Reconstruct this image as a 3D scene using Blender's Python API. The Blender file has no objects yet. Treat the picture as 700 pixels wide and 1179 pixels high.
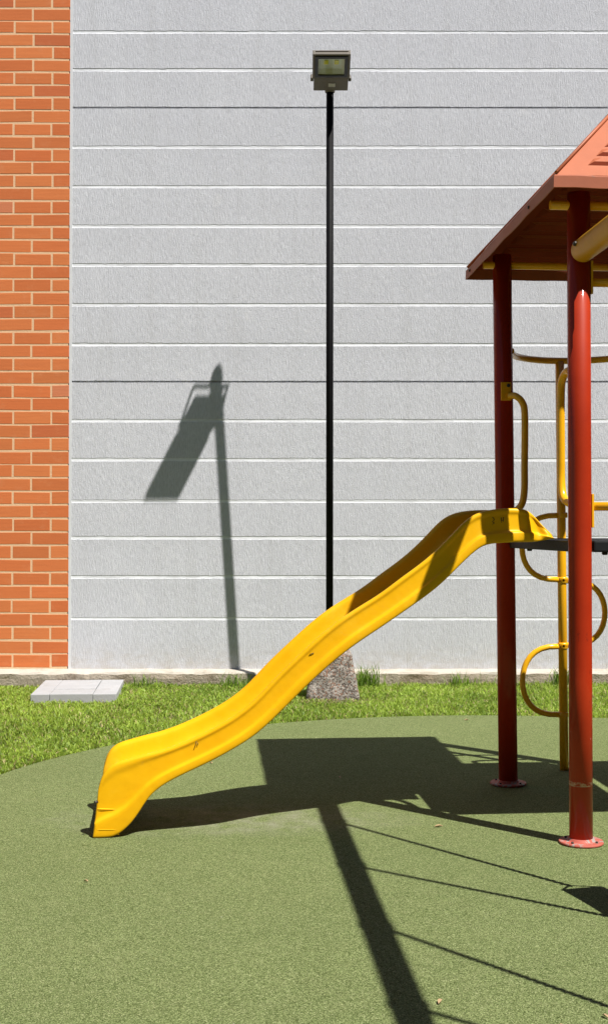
import bpy, bmesh, math, random
import numpy as np
from mathutils import Vector, Matrix
random.seed(7); rng = np.random.default_rng(7)
S = bpy.context.scene
COL = S.collection
R = math.radians

# ------------------------------------------------------------------ light / camera constants
SUN_AZ, SUN_EL = R(46), R(59)
SUN_DIR = Vector((-math.sin(SUN_AZ)*math.cos(SUN_EL), math.cos(SUN_AZ)*math.cos(SUN_EL), -math.sin(SUN_EL)))
WALL_Y = 11.2
PSI = R(5)                                   # the play set is turned five degrees to the wall
RX = Vector((math.cos(PSI), math.sin(PSI), 0)); RY = Vector((-math.sin(PSI), math.cos(PSI), 0))

# ------------------------------------------------------------------ helpers
def link_mesh(name, verts, faces, mats, parent=None, smooth=None, mat_idx=None):
    me = bpy.data.meshes.new(name)
    me.from_pydata([tuple(v) for v in verts], [], faces)
    if not isinstance(mats, (list, tuple)): mats = [mats]
    for m in mats: me.materials.append(m)
    if mat_idx is not None: me.polygons.foreach_set('material_index', mat_idx)
    if smooth is not None:
        me.polygons.foreach_set('use_smooth', [bool(s) for s in smooth] if not isinstance(smooth, bool) else [smooth]*len(faces))
    me.update()
    o = bpy.data.objects.new(name, me); COL.objects.link(o)
    if parent: o.parent = parent
    return o

class MB:
    """collects shapes in world coordinates and links them as ONE mesh object"""
    def __init__(s): s.v=[]; s.f=[]; s.sm=[]
    def add(s, verts, faces, smooth):
        b=len(s.v); s.v += [Vector(v) for v in verts]
        s.f += [[i+b for i in f] for f in faces]
        s.sm += smooth if isinstance(smooth, list) else [smooth]*len(faces)
    def box(s, c, size, rot=None, bevel=0.0):
        bm=bmesh.new(); bmesh.ops.create_cube(bm, size=1.0)
        for v in bm.verts: v.co = Vector((v.co.x*size[0], v.co.y*size[1], v.co.z*size[2]))
        if bevel>0: bmesh.ops.bevel(bm, geom=bm.edges[:], offset=bevel, segments=2, profile=.6, affect='EDGES')
        if rot is not None:
            m = rot if isinstance(rot, Matrix) else Matrix.Rotation(rot,3,'Z')
            for v in bm.verts: v.co = m @ v.co
        bm.verts.ensure_lookup_table()
        s.add([v.co+Vector(c) for v in bm.verts], [[v.index for v in f.verts] for f in bm.faces], False); bm.free(); return s
    def tube(s, pts, r, n=16, cap=True, smooth_path=0):
        pts=[Vector(p) for p in pts]
        if smooth_path: pts=catmull(pts, smooth_path)
        m=len(pts); T=[]
        for i in range(m):
            t=(pts[min(i+1,m-1)]-pts[max(i-1,0)]); T.append(t.normalized())
        a=Vector((0,0,1)) if abs(T[0].z)<.9 else Vector((1,0,0))
        N=(a-T[0]*a.dot(T[0])).normalized(); vs=[]; rad = r if isinstance(r,(list,tuple)) else [r]*m
        for i in range(m):
            N=(N-T[i]*N.dot(T[i])).normalized(); B=T[i].cross(N)
            for k in range(n):
                q=2*math.pi*k/n; vs.append(pts[i]+(N*math.cos(q)+B*math.sin(q))*rad[i])
        fs=[]; sm=[]
        for i in range(m-1):
            for k in range(n):
                fs.append([i*n+k, i*n+(k+1)%n, (i+1)*n+(k+1)%n, (i+1)*n+k]); sm.append(True)
        if cap:
            fs.append(list(range(n))[::-1]); sm.append(False)
            fs.append([(m-1)*n+k for k in range(n)]); sm.append(False)
        s.add(vs,fs,sm); return s
    def lathe(s, c, prof, n=32, axis=None):
        """prof: list of (r,z); closed with fans when r is about 0"""
        vs=[]; fs=[]; sm=[]
        for (r,z) in prof:
            for k in range(n):
                q=2*math.pi*k/n; vs.append(Vector((r*math.cos(q), r*math.sin(q), z)))
        if axis is not None:
            rot=Vector((0,0,1)).rotation_difference(Vector(axis)).to_matrix()
            vs=[rot@v for v in vs]
        vs=[v+Vector(c) for v in vs]
        for i in range(len(prof)-1):
            dz=abs(prof[i+1][1]-prof[i][1]); dr=abs(prof[i+1][0]-prof[i][0])
            for k in range(n):
                fs.append([i*n+k, i*n+(k+1)%n, (i+1)*n+(k+1)%n, (i+1)*n+k]); sm.append(dz>=dr)
        fs.append(list(range(n))[::-1]); sm.append(False)
        fs.append([(len(prof)-1)*n+k for k in range(n)]); sm.append(False)
        s.add(vs,fs,sm); return s
    def build(s, name, m, parent=None, origin=None):
        """origin: the parent's location; world coordinates are turned into local ones"""
        o0=Vector(origin) if origin is not None else Vector((0,0,0))
        return link_mesh(name, [v-o0 for v in s.v], s.f, m, parent, s.sm)

def catmull(P, n):
    P=[Vector(p) for p in P]; Q=[P[0]*2-P[1]]+P+[P[-1]*2-P[-2]]; out=[]
    for i in range(1,len(Q)-2):
        a,b,c,d=Q[i-1],Q[i],Q[i+1],Q[i+2]
        for k in range(n):
            t=k/n
            out.append(.5*((2*b)+(c-a)*t+(2*a-5*b+4*c-d)*t*t+(3*b-a-3*c+d)*t**3))
    out.append(P[-1]); return out

def tag(o, label=None, cat=None, group=None, kind=None):
    if label: o['label']=label
    if cat: o['category']=cat
    if group: o['group']=group
    if kind: o['kind']=kind
    return o
def thing(name, loc, label, cat, group=None):
    o=bpy.data.objects.new(name,None); o.empty_display_size=.2; COL.objects.link(o); o.location=loc
    return tag(o,label,cat,group)

# ------------------------------------------------------------------ materials
class NT:
    def __init__(s, name):
        s.m=bpy.data.materials.new(name); s.m.use_nodes=True; s.t=s.m.node_tree; s.n=s.t.nodes; s.l=s.t.links
        s.b=s.n['Principled BSDF']; s.out=s.n['Material Output']
        s.tc=s.n.new('ShaderNodeTexCoord')
    def map(s, scale=(1,1,1), coord='Object', rot=(0,0,0)):
        mp=s.n.new('ShaderNodeMapping'); mp.inputs['Scale'].default_value=scale; mp.inputs['Rotation'].default_value=rot
        s.l.new(s.tc.outputs[coord], mp.inputs['Vector']); return mp.outputs[0]
    def noise(s, vec, scale, detail=4, rough=.6, dist=0):
        x=s.n.new('ShaderNodeTexNoise'); x.inputs['Scale'].default_value=scale; x.inputs['Detail'].default_value=detail
        x.inputs['Roughness'].default_value=rough; x.inputs['Distortion'].default_value=dist
        s.l.new(vec, x.inputs['Vector']); return x.outputs['Fac']
    def vor(s, vec, scale, feature='F1', out='Distance'):
        x=s.n.new('ShaderNodeTexVoronoi'); x.inputs['Scale'].default_value=scale; x.feature=feature
        s.l.new(vec, x.inputs['Vector']); return x.outputs[out]
    def ramp(s, fac, stops):
        r=s.n.new('ShaderNodeValToRGB'); e=r.color_ramp.elements
        while len(e)<len(stops): e.new(.5)
        for i,(p,c) in enumerate(stops):
            e[i].position=p; e[i].color=(c,c,c,1) if isinstance(c,(int,float)) else (*c,1)
        s.l.new(fac, r.inputs['Fac']); return r.outputs['Color']
    def mix(s, fac, a, b, mode='MIX'):
        x=s.n.new('ShaderNodeMix'); x.data_type='RGBA'; x.blend_type=mode
        for sock,val in ((x.inputs[0],fac),(x.inputs[6],a),(x.inputs[7],b)):
            if isinstance(val,(int,float)): sock.default_value=val if sock==x.inputs[0] else (val,val,val,1)
            elif isinstance(val,tuple): sock.default_value=(*val,1)
            else: s.l.new(val,sock)
        return x.outputs[2]
    def math(s, op, a, b):
        x=s.n.new('ShaderNodeMath'); x.operation=op
        for i,v in enumerate((a,b)):
            if isinstance(v,(int,float)): x.inputs[i].default_value=v
            else: s.l.new(v,x.inputs[i])
        return x.outputs[0]
    def bump(s, h, strength, dist, normal=None):
        x=s.n.new('ShaderNodeBump'); x.inputs['Strength'].default_value=strength; x.inputs['Distance'].default_value=dist
        s.l.new(h,x.inputs['Height'])
        if normal is not None: s.l.new(normal,x.inputs['Normal'])
        return x.outputs[0]
    def base(s, c):
        if isinstance(c,tuple): s.b.inputs['Base Color'].default_value=(*c,1)
        else: s.l.new(c,s.b.inputs['Base Color'])
        return s
    def rough(s, v):
        if isinstance(v,(int,float)): s.b.inputs['Roughness'].default_value=v
        else: s.l.new(v,s.b.inputs['Roughness'])
        return s
    def normal(s, n): s.l.new(n,s.b.inputs['Normal']); return s
    def set(s, k, v): s.b.inputs[k].default_value=v; return s

def painted(name, col, rough=.35, worn=None, amount=.0, var=.1, bump=.0006, spec=.5, coat=0):
    """paint with slight mottling, chips of another colour and a faint waviness"""
    t=NT(name); v=t.map()
    big=t.noise(v,6,5,.6); fine=t.noise(v,70,3)
    c=t.mix(t.ramp(big,[(.3,0.0),(.75,1.0)]), tuple(x*(1-var) for x in col), tuple(min(1,x*(1+var)) for x in col))
    if worn:
        chip=t.ramp(t.noise(v,38,6,.7),[(.66-amount*.3,0.0),(.70-amount*.3,1.0)])
        c=t.mix(chip,c,worn)
    t.base(c); t.rough(t.math('ADD',t.math('MULTIPLY',fine,.18),rough-.09))
    t.normal(t.bump(t.noise(v,24,2),.5,bump)); t.set('Specular IOR Level',spec)
    if coat: t.set('Coat Weight',coat); t.set('Coat Roughness',.15)
    return t.m

def make_plaster():
    t=NT('grey_combed_plaster'); v=t.map((1,1,1))
    streak=t.noise(t.map((120,120,17)),1.0,4,.68,.4)
    grain=t.noise(v,120,3,.7)
    pits=t.ramp(t.noise(t.map((120,120,60)),1.0,2,.5),[(.24,1.0),(.33,0.0)])
    blot=t.noise(t.map((1.3,1.3,.7)),1.0,5,.6)
    blot2=t.noise(t.map((5,5,1.6)),1.0,5,.6)
    c=t.mix(t.ramp(streak,[(.3,0.0),(.72,1.0)]),(.475,.487,.53),(.78,.795,.855))
    c=t.mix(t.math('MULTIPLY',t.ramp(blot,[(.35,0.0),(.7,1.0)]),.35),c,(.57,.58,.64))
    c=t.mix(t.math('MULTIPLY',t.ramp(blot2,[(.5,0.0),(.75,1.0)]),.3),c,(.72,.735,.79))
    c=t.mix(t.math('MULTIPLY',pits,.55),c,(.30,.305,.31))
    c=t.mix(t.math('MULTIPLY',t.ramp(t.noise(t.map((.10,.10,2.73)),1.0,1,.5),[(.35,0.0),(.65,1.0)]),.22),c,(.52,.53,.57))
    rain=t.noise(t.map((9,9,.55)),1.0,5,.65,.3)
    c=t.mix(t.math('MULTIPLY',t.ramp(rain,[(.50,0.0),(.78,1.0)]),.30),c,(.45,.45,.455))
    c=t.mix(t.math('MULTIPLY',t.ramp(t.noise(t.map((2.6,2.6,3.4)),1.0,7,.75,1.2),[(.60,0.0),(.66,1.0)]),.22),c,(.80,.80,.82))
    # dirt that collects just above the plinth
    sep=t.n.new('ShaderNodeSeparateXYZ'); t.l.new(v,sep.inputs[0])
    mr=t.n.new('ShaderNodeMapRange'); mr.inputs[1].default_value=.12; mr.inputs[2].default_value=.40; mr.inputs[3].default_value=1; mr.inputs[4].default_value=0
    t.l.new(sep.outputs['Z'],mr.inputs[0])
    d=t.math('MULTIPLY',mr.outputs[0],t.ramp(t.noise(t.map((7,7,14)),1.0,6,.7),[(.38,0.0),(.7,1.0)]))
    c=t.mix(t.math('MULTIPLY',d,.8),c,(.46,.42,.37))
    t.base(c); t.rough(.9); t.set('Specular IOR Level',.2)
    h=t.math('ADD',t.math('MULTIPLY',streak,1.0),t.math('MULTIPLY',grain,.5))
    t.normal(t.bump(h,.65,.009)); return t.m

def make_joint():
    t=NT('white_joint_render'); v=t.map()
    c=t.mix(t.ramp(t.noise(v,9,5),[(.3,0.0),(.7,1.0)]),(.74,.76,.80),(.85,.87,.92))
    c=t.mix(t.ramp(t.noise(t.map((2.2,2.2,9)),1.0,6,.75),[(.50,0.0),(.64,.75)]),c,(.55,.56,.59))
    t.base(c); t.rough(.9); t.normal(t.bump(t.noise(v,90,3),.3,.004)); return t.m

def make_brick():
    t=NT('orange_structural_brick'); v=t.map()
    a=t.n.new('ShaderNodeAttribute'); a.attribute_name='Col'
    streak=t.noise(t.map((3,3,55)),1.0,4,.6)
    fine=t.noise(v,110,3,.7); blot=t.noise(v,7,5,.65)
    c=t.mix(t.ramp(streak,[(.3,0.0),(.7,.22)]),a.outputs['Color'],(.36,.085,.03))
    c=t.mix(t.ramp(blot,[(.55,0.0),(.8,.35)]),c,(.66,.30,.15))
    c=t.mix(t.ramp(t.noise(v,60,4),[(.66,0.0),(.76,.5)]),c,(.25,.07,.035))
    t.base(c); t.rough(.85); t.set('Specular IOR Level',.25)
    t.normal(t.bump(t.math('ADD',t.math('MULTIPLY',streak,.5),fine),.3,.006)); return t.m

def make_mortar():
    t=NT('cream_mortar'); v=t.map()
    c=t.mix(t.noise(v,30,5,.7),(.64,.39,.22),(.84,.58,.36)); t.base(c); t.rough(.95)
    t.normal(t.bump(t.noise(v,80,3),.4,.006)); return t.m

def make_turf():
    t=NT('green_artificial_turf'); v=t.map()
    f1=t.noise(v,250,3,.75); f2=t.noise(v,46,4,.7); f3=t.noise(v,1.1,5,.6); f4=t.noise(v,9,5,.65)
    tuft=t.vor(v,230)
    vc=t.n.new('ShaderNodeTexVoronoi'); vc.inputs['Scale'].default_value=330; t.l.new(v,vc.inputs['Vector'])
    sv=t.n.new('ShaderNodeSeparateXYZ'); t.l.new(vc.outputs['Color'],sv.inputs[0])
    g=t.math('ADD',t.math('MULTIPLY',f1,.62),t.math('MULTIPLY',sv.outputs['X'],.38))
    c=t.mix(t.ramp(g,[(.32,0.0),(.50,.55),(.67,1.0)]),(.030,.045,.008),(.258,.312,.128))
    c=t.mix(t.ramp(f2,[(.46,0.0),(.72,.38)]),c,(.066,.092,.026))
    c=t.mix(t.ramp(f2,[(.28,.25),(.46,0.0)]),c,(.22,.255,.11))
    c=t.mix(t.ramp(f4,[(.45,0.0),(.8,.28)]),c,(.205,.215,.10))
    c=t.mix(t.ramp(f3,[(.35,0.0),(.7,.25)]),c,(.092,.125,.042))
    c=t.mix(t.ramp(sv.outputs['Y'],[(.90,0.0),(.93,.5)]),c,(.030,.042,.010))
    c=t.mix(t.ramp(sv.outputs['Z'],[(.92,0.0),(.95,.7)]),c,(.40,.43,.22))
    # pale grit trodden into the pile
    c=t.mix(t.ramp(t.noise(v,42,2,.4),[(.78,0.0),(.83,.6)]),c,(.48,.46,.36))
    # dusty worn strip in front of the slide's foot
    mp=t.n.new('ShaderNodeMapping'); mp.inputs['Location'].default_value=(.35*1.0,-5.95*2.6,0); mp.inputs['Scale'].default_value=(1.0,2.6,1)
    t.l.new(t.tc.outputs['Object'],mp.inputs[0])
    ln=t.n.new('ShaderNodeVectorMath'); ln.operation='LENGTH'; t.l.new(mp.outputs[0],ln.inputs[0])
    wear=t.math('MULTIPLY',t.ramp(ln.outputs['Value'],[(.25,1.0),(1.0,0.0)]),t.ramp(f4,[(.35,0.0),(.7,.55)]))
    c=t.mix(wear,c,(.32,.31,.25))
    t.base(c); t.rough(.9); t.set('Specular IOR Level',.08); t.set('Sheen Weight',.0)
    wave=t.n.new('ShaderNodeTexWave'); wave.inputs['Scale'].default_value=16; wave.inputs['Distortion'].default_value=5; wave.inputs['Detail'].default_value=3
    t.l.new(t.map((1,1,1),rot=(0,0,R(38))),wave.inputs['Vector'])
    h=t.math('ADD',t.math('ADD',f1,t.math('MULTIPLY',tuft,-.7)),t.math('MULTIPLY',wave.outputs['Fac'],.10))
    t.normal(t.bump(h,.55,.010,t.bump(t.noise(v,2.2,3),.35,.05))); return t.m

def make_soil():
    t=NT('lawn_soil'); v=t.map()
    c=t.mix(t.noise(v,14,6,.7),(.055,.075,.018),(.15,.13,.055)); t.base(c); t.rough(.95)
    t.normal(t.bump(t.noise(v,40,4),.8,.03)); return t.m

def make_blade():
    t=NT('grass_blade'); a=t.n.new('ShaderNodeAttribute'); a.attribute_name='Col'
    t.base(a.outputs['Color']); t.rough(.5); t.set('Specular IOR Level',.35)
    tr=t.n.new('ShaderNodeBsdfTranslucent'); t.l.new(a.outputs['Color'],tr.inputs['Color'])
    mx=t.n.new('ShaderNodeMixShader'); mx.inputs[0].default_value=.48
    t.l.new(t.b.outputs[0],mx.inputs[1]); t.l.new(tr.outputs[0],mx.inputs[2]); t.l.new(mx.outputs[0],t.out.inputs['Surface'])
    return t.m

def make_concrete(name, a, b, stain, grain=60, bump=.01, speck=None):
    t=NT(name); v=t.map()
    c=t.mix(t.ramp(t.noise(v,5,6,.65),[(.3,0.0),(.7,1.0)]),a,b)
    c=t.mix(t.ramp(t.noise(v,3.1,6,.75,.5),[(.52,0.0),(.66,.75)]),c,stain)
    if speck:
        vo=t.n.new('ShaderNodeTexVoronoi'); vo.inputs['Scale'].default_value=85; t.l.new(v,vo.inputs['Vector'])
        sv=t.n.new('ShaderNodeSeparateXYZ'); t.l.new(vo.outputs['Color'],sv.inputs[0])
        c=t.mix(t.ramp(sv.outputs['X'],[(.60,0.0),(.62,.8)]),c,speck[0])
        c=t.mix(t.ramp(sv.outputs['Y'],[(.66,0.0),(.68,.85)]),c,speck[1])
        c=t.mix(t.ramp(sv.outputs['Z'],[(.84,0.0),(.86,.8)]),c,speck[2])
    t.base(c); t.rough(.92); t.set('Specular IOR Level',.2)
    t.normal(t.bump(t.math('ADD',t.noise(v,grain,5,.7),t.noise(v,grain*.2,4)),.6,bump)); return t.m

def make_slide():
    t=NT('yellow_moulded_plastic'); v=t.map()
    big=t.noise(v,2.4,4,.55); sc=t.noise(t.map((3,60,60)),1.0,4,.7)
    c=t.mix(t.ramp(big,[(.3,0.0),(.7,1.0)]),(.76,.385,.003),(.83,.45,.005))
    c=t.mix(t.ramp(t.noise(v,22,5,.7),[(.55,0.0),(.85,.22)]),c,(.64,.28,.004))
    c=t.mix(t.ramp(sc,[(.70,0.0),(.82,.5)]),c,(.85,.55,.12))
    c=t.mix(t.ramp(t.noise(v,14,7,.8),[(.69,0.0),(.75,.6)]),c,(.30,.15,.03))
    c=t.mix(t.ramp(t.noise(t.map((7,30,16),rot=(0,R(25),0)),1.0,7,.75),[(.62,0.0),(.72,.4)]),c,(.62,.33,.05))
    c=t.mix(t.ramp(t.noise(v,3.2,6,.7),[(.56,0.0),(.74,.35)]),c,(.88,.56,.05))
    t.base(c); t.rough(t.math('ADD',t.math('MULTIPLY',t.noise(v,30,5,.7),.3),.28))
    t.set('Specular IOR Level',.22)
    t.normal(t.bump(t.math('ADD',t.noise(v,5,3),t.math('MULTIPLY',t.noise(v,190,2),.04)),.35,.012)); return t.m

M={}
M['smooth']=painted('smooth_grey_render',(.66,.675,.70),.9,None,0,.06,.001,.2); M['plaster']=make_plaster(); M['joint']=make_joint(); M['brick']=make_brick(); M['mortar']=make_mortar()
M['turf']=make_turf(); M['soil']=make_soil(); M['blade']=make_blade()
M['plinth']=make_concrete('plinth_concrete',(.31,.255,.19),(.47,.415,.34),(.19,.135,.085),50,.03)
M['plinth_top']=make_concrete('plinth_top_screed',(.44,.40,.34),(.52,.48,.42),(.33,.29,.23),60,.008)
M['slab']=make_concrete('pale_slab_concrete',(.345,.35,.36),(.40,.405,.415),(.31,.305,.30),80,.004)
M['aggregate']=make_concrete('exposed_aggregate',(.21,.185,.165),(.29,.265,.24),(.17,.155,.145),70,.022,((.10,.075,.06),(.42,.38,.34),(.27,.14,.09)))
M['slide']=make_slide()
M['red']=painted('red_post_paint',(.36,.024,.004),.55,None,0,.10,.0004,.15,.0)
def red_coat(m,worn=False):
    t=m.node_tree; b=t.nodes['Principled BSDF']; b.inputs['Coat Weight'].default_value=.3; b.inputs['Coat Roughness'].default_value=.06
    return m
red_coat(M['red'])
def make_worn_red():
    t=NT('worn_red_post_paint'); v=t.map()
    c=t.mix(t.ramp(t.noise(v,6,5,.6),[(.3,0.0),(.75,1.0)]),(.33,.022,.004),(.40,.030,.005))
    sep=t.n.new('ShaderNodeSeparateXYZ'); t.l.new(v,sep.inputs[0])
    def band(z0,z1):
        lo=t.math('GREATER_THAN',sep.outputs['Z'],z0); hi=t.math('LESS_THAN',sep.outputs['Z'],z1); return t.math('MULTIPLY',lo,hi)
    c=t.mix(t.math('MULTIPLY',band(.258,.278),t.ramp(t.noise(t.map((30,30,60)),1.0,5,.7),[(.42,0.0),(.55,.8)])),c,(.55,.36,.32))
    c=t.mix(t.math('MULTIPLY',band(.50,.95),t.ramp(t.noise(t.map((30,30,12)),1.0,7,.75),[(.58,0.0),(.66,.75)])),c,(.14,.012,.005))
    c=t.mix(t.ramp(t.noise(t.map((22,22,5)),1.0,7,.8),[(.69,0.0),(.73,.6)]),c,(.16,.03,.015))
    c=t.mix(t.math('MULTIPLY',band(.02,.5),t.ramp(t.noise(v,48,3,.5),[(.73,0.0),(.76,.8)])),c,(.6,.4,.36))
    t.base(c); t.rough(.55); t.set('Specular IOR Level',.15)
    t.normal(t.bump(t.noise(v,24,2),.5,.0004)); return red_coat(t.m)
M['red_worn']=make_worn_red()
M['flange']=painted('faded_red_flange_paint',(.42,.10,.07),.65,(.30,.29,.27),.45,.15,.003,.3)
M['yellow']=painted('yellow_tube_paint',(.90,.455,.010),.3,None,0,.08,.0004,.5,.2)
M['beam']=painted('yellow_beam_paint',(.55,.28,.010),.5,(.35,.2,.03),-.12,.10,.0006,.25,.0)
M['roof']=painted('terracotta_roof_paint',(.42,.125,.055),.5,(.47,.17,.10),.05,.08,.001,.35)
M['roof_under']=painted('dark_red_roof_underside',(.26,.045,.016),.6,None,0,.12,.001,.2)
M['roof_trim']=painted('terracotta_fascia_paint',(.37,.115,.06),.55,(.27,.12,.08),.08,.12,.001,.3)
M['black']=painted('black_pole_paint',(.006,.006,.007),.6,None,0,.1,.0004,.1)
M['deck']=painted('black_rubber_deck',(.011,.012,.014),.6,(.03,.03,.03),-.1,.2,.002,.2)
M['steel']=painted('dull_bolt_steel',(.07,.065,.06),.5); M['steel'].node_tree.nodes['Principled BSDF'].inputs['Metallic'].default_value=.7
M['chain']=painted('galvanised_chain',(.30,.30,.30),.45); M['chain'].node_tree.nodes['Principled BSDF'].inputs['Metallic'].default_value=.8
M['bronze']=painted('bronze_lamp_housing',(.13,.112,.088),.5,None,0,.1,.0005,.4)
M['bezel']=painted('black_bezel_gasket',(.012,.012,.012),.4)
M['reflector']=painted('lamp_reflector',(.72,.74,.68),.3)
M['led']=painted('yellow_led_phosphor',(.80,.72,.02),.5)
M['plate']=painted('pale_rating_plate',(.45,.44,.41),.5,(.25,.24,.22),.1)
M['ink']=painted('black_marker_ink',(.07,.045,.01),.6)
M['grout']=painted('grey_grout',(.36,.33,.31),.9,(.5,.3,.25),.1)
def make_glass():
    t=NT('lamp_front_glass'); t.n.remove(t.b)
    gl=t.n.new('ShaderNodeBsdfGlossy'); gl.inputs['Roughness'].default_value=.03
    tr=t.n.new('ShaderNodeBsdfTransparent'); tr.inputs['Color'].default_value=(.90,.93,.90,1)
    fr=t.n.new('ShaderNodeLayerWeight'); fr.inputs['Blend'].default_value=.08
    mx=t.n.new('ShaderNodeMixShader'); t.l.new(fr.outputs['Facing'],mx.inputs[0]); t.l.new(tr.outputs[0],mx.inputs[1]); t.l.new(gl.outputs[0],mx.inputs[2])
    t.l.new(mx.outputs[0],t.out.inputs['Surface']); return t.m
M['glass']=make_glass()

# ------------------------------------------------------------------ the ground
def turf_outline():
    c=Vector((1.3,6.08)); r=3.17; pts=[]
    for k in range(60):
        a=R(165)-(R(165)-R(10))*k/59
        pts.append((c.x+r*math.cos(a), c.y+r*math.sin(a)))
    pts += [(4.7,5.4),(5.2,4.0),(5.6,1.0),(5.6,-6),(-5.0,-6),(-5.0,0),(-4.3,3.0),(-3.2,5.3),(-2.3,6.35)]
    return pts
TO=turf_outline()
def build_ground():
    n=1; L=120
    o=link_mesh('ground',[(-L,-L,-.02),(L,-L,-.02),(L,L,-.02),(-L,L,-.02)],[[0,1,2,3]],M['soil']); tag(o,kind='structure')
    # the turf pad: a thin sheet with a real edge
    bm=bmesh.new(); vs=[bm.verts.new((x,y,0)) for x,y in TO]; f=bm.faces.new(vs)
    if f.normal.z<0: f.normal_flip()
    ex=bmesh.ops.extrude_face_region(bm,geom=[f]); 
    for v in [g for g in ex['geom'] if isinstance(g,bmesh.types.BMVert)]: v.co.z=-.0195
    bmesh.ops.recalc_face_normals(bm,faces=bm.faces[:])
    me=bpy.data.meshes.new('artificial_turf'); bm.to_mesh(me); bm.free(); me.materials.append(M['turf'])
    t=bpy.data.objects.new('artificial_turf',me); COL.objects.link(t); tag(t,kind='structure')
build_ground()

def inside_turf(x,y):
    P=np.array(TO); c=np.zeros(len(x),bool); j=len(P)-1
    for i in range(len(P)):
        xi,yi=P[i]; xj,yj=P[j]
        m=((yi>y)!=(yj>y)) & (x < (xj-xi)*(y-yi)/(yj-yi+1e-12)+xi); c ^= m; j=i
    return c

def blades(name, x, y, h, w, lean, cols, z0=-.02):
    n=len(x); a=rng.uniform(0,2*np.pi,n); la=rng.uniform(0,2*np.pi,n)
    dx,dy=np.cos(a)*w/2,np.sin(a)*w/2; lx,ly=np.cos(la)*lean*h,np.sin(la)*lean*h
    V=np.zeros((n,5,3))
    V[:,0]=np.stack([x-dx,y-dy,np.full(n,z0)],1); V[:,1]=np.stack([x+dx,y+dy,np.full(n,z0)],1)
    V[:,2]=np.stack([x+dx*.8+lx*.35,y+dy*.8+ly*.35,z0+h*.6],1); V[:,3]=np.stack([x-dx*.8+lx*.35,y-dy*.8+ly*.35,z0+h*.6],1)
    V[:,4]=np.stack([x+lx,y+ly,z0+h*np.sqrt(np.clip(1-lean**2*.55,.15,1))],1)
    me=bpy.data.meshes.new(name); me.vertices.add(n*5); me.vertices.foreach_set('co',V.reshape(-1))
    b=np.arange(n)*5
    loops=np.stack([b,b+1,b+2,b+3,b+3,b+2,b+4],1).reshape(-1)
    starts=np.stack([np.arange(n)*7,np.arange(n)*7+4],1).reshape(-1); tot=np.tile([4,3],n)
    me.loops.add(n*7); me.loops.foreach_set('vertex_index',loops.astype(np.int32))
    me.polygons.add(n*2); me.polygons.foreach_set('loop_start',starts.astype(np.int32))
    me.polygons.foreach_set('loop_total',tot.astype(np.int32))
    me.update(calc_edges=True); me.validate()
    at=me.attributes.new('Col','FLOAT_COLOR','POINT')
    C=np.ones((n,5,4)); C[:,:,:3]=cols[:,None,:]; at.data.foreach_set('color',C.reshape(-1).astype(np.float32))
    me.materials.append(M['blade'])
    o=bpy.data.objects.new(name,me); COL.objects.link(o); return o

def smooth_field(x,y,seed,freqs=(.9,2.3,5.1)):
    r=np.random.default_rng(seed); s=np.zeros_like(x)
    for f in freqs:
        for _ in range(3):
            q=r.uniform(0,6.28); p=r.uniform(0,6.28); s+=np.sin((x*np.cos(q)+y*np.sin(q))*f*2.2+p)/f**.4
    return s/4

def build_grass():
    def pts(n,x0,x1,y0,y1): return rng.uniform(x0,x1,n), rng.uniform(y0,y1,n)
    X,Y=[],[]
    for n,b in ((150000,(-2.95,2.95,6.9,WALL_Y-.13)),(16000,(-6,-2.95,5.0,WALL_Y-.13)),(12000,(2.95,7,8,WALL_Y-.13))):
        x,y=pts(n,*b); X.append(x); Y.append(y)
    x=np.concatenate(X); y=np.concatenate(Y)
    ok=~inside_turf(x,y)
    ok &= ~((np.abs(x-.24)<.20)&(np.abs(y-10.40)<.20))
    ok &= ~((np.abs(x+1.90+(y-10.45)*.085)<.325)&(np.abs(y-10.45)<.49))
    # thin, trodden spots
    f=smooth_field(x,y,3); bare=np.exp(-(((x-.3)/.3)**2+((y-10.1)/.14)**2))
    keep=rng.uniform(0,1,len(x)) < np.clip(.74+.45*f+.35*smooth_field(x,y,33,(9,17,31)),.18,1.0)*(1-.72*bare)
    ok&=keep; x,y,f,bare=x[ok],y[ok],f[ok],bare[ok]; n=len(x)
    h=rng.uniform(.022,.052,n)*(1+.30*np.clip(smooth_field(x,y,9),-1,1))
    h*=1+.5*np.clip((y-(WALL_Y-.30))/.2,0,1)*rng.uniform(0,1.4,n)
    h*=(1-.4*bare); h*=np.where((x<-1.75)&(y>WALL_Y-.36),.55,1.0)
    w=rng.uniform(.006,.012,n); lean=rng.uniform(.35,1.15,n)
    g=rng.uniform(0,1,n)[:,None]; k=np.clip(.5+.40*smooth_field(x,y,21)+.35*smooth_field(x,y,5,(8,15,28))+rng.normal(0,.22,n),0,1)[:,None]
    A=np.array([.085,.17,.012]); B=np.array([.52,.69,.105])
    c=A+(B-A)*(.55*k+.45*g)
    dry=(rng.uniform(0,1,n)<.09+.45*bare)[:,None]; c=np.where(dry, np.array([.46,.40,.18])*(.7+.6*g), c)
    o=blades('grass',x,y,h,w,lean,c); tag(o,kind='stuff')
build_grass()

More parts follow.
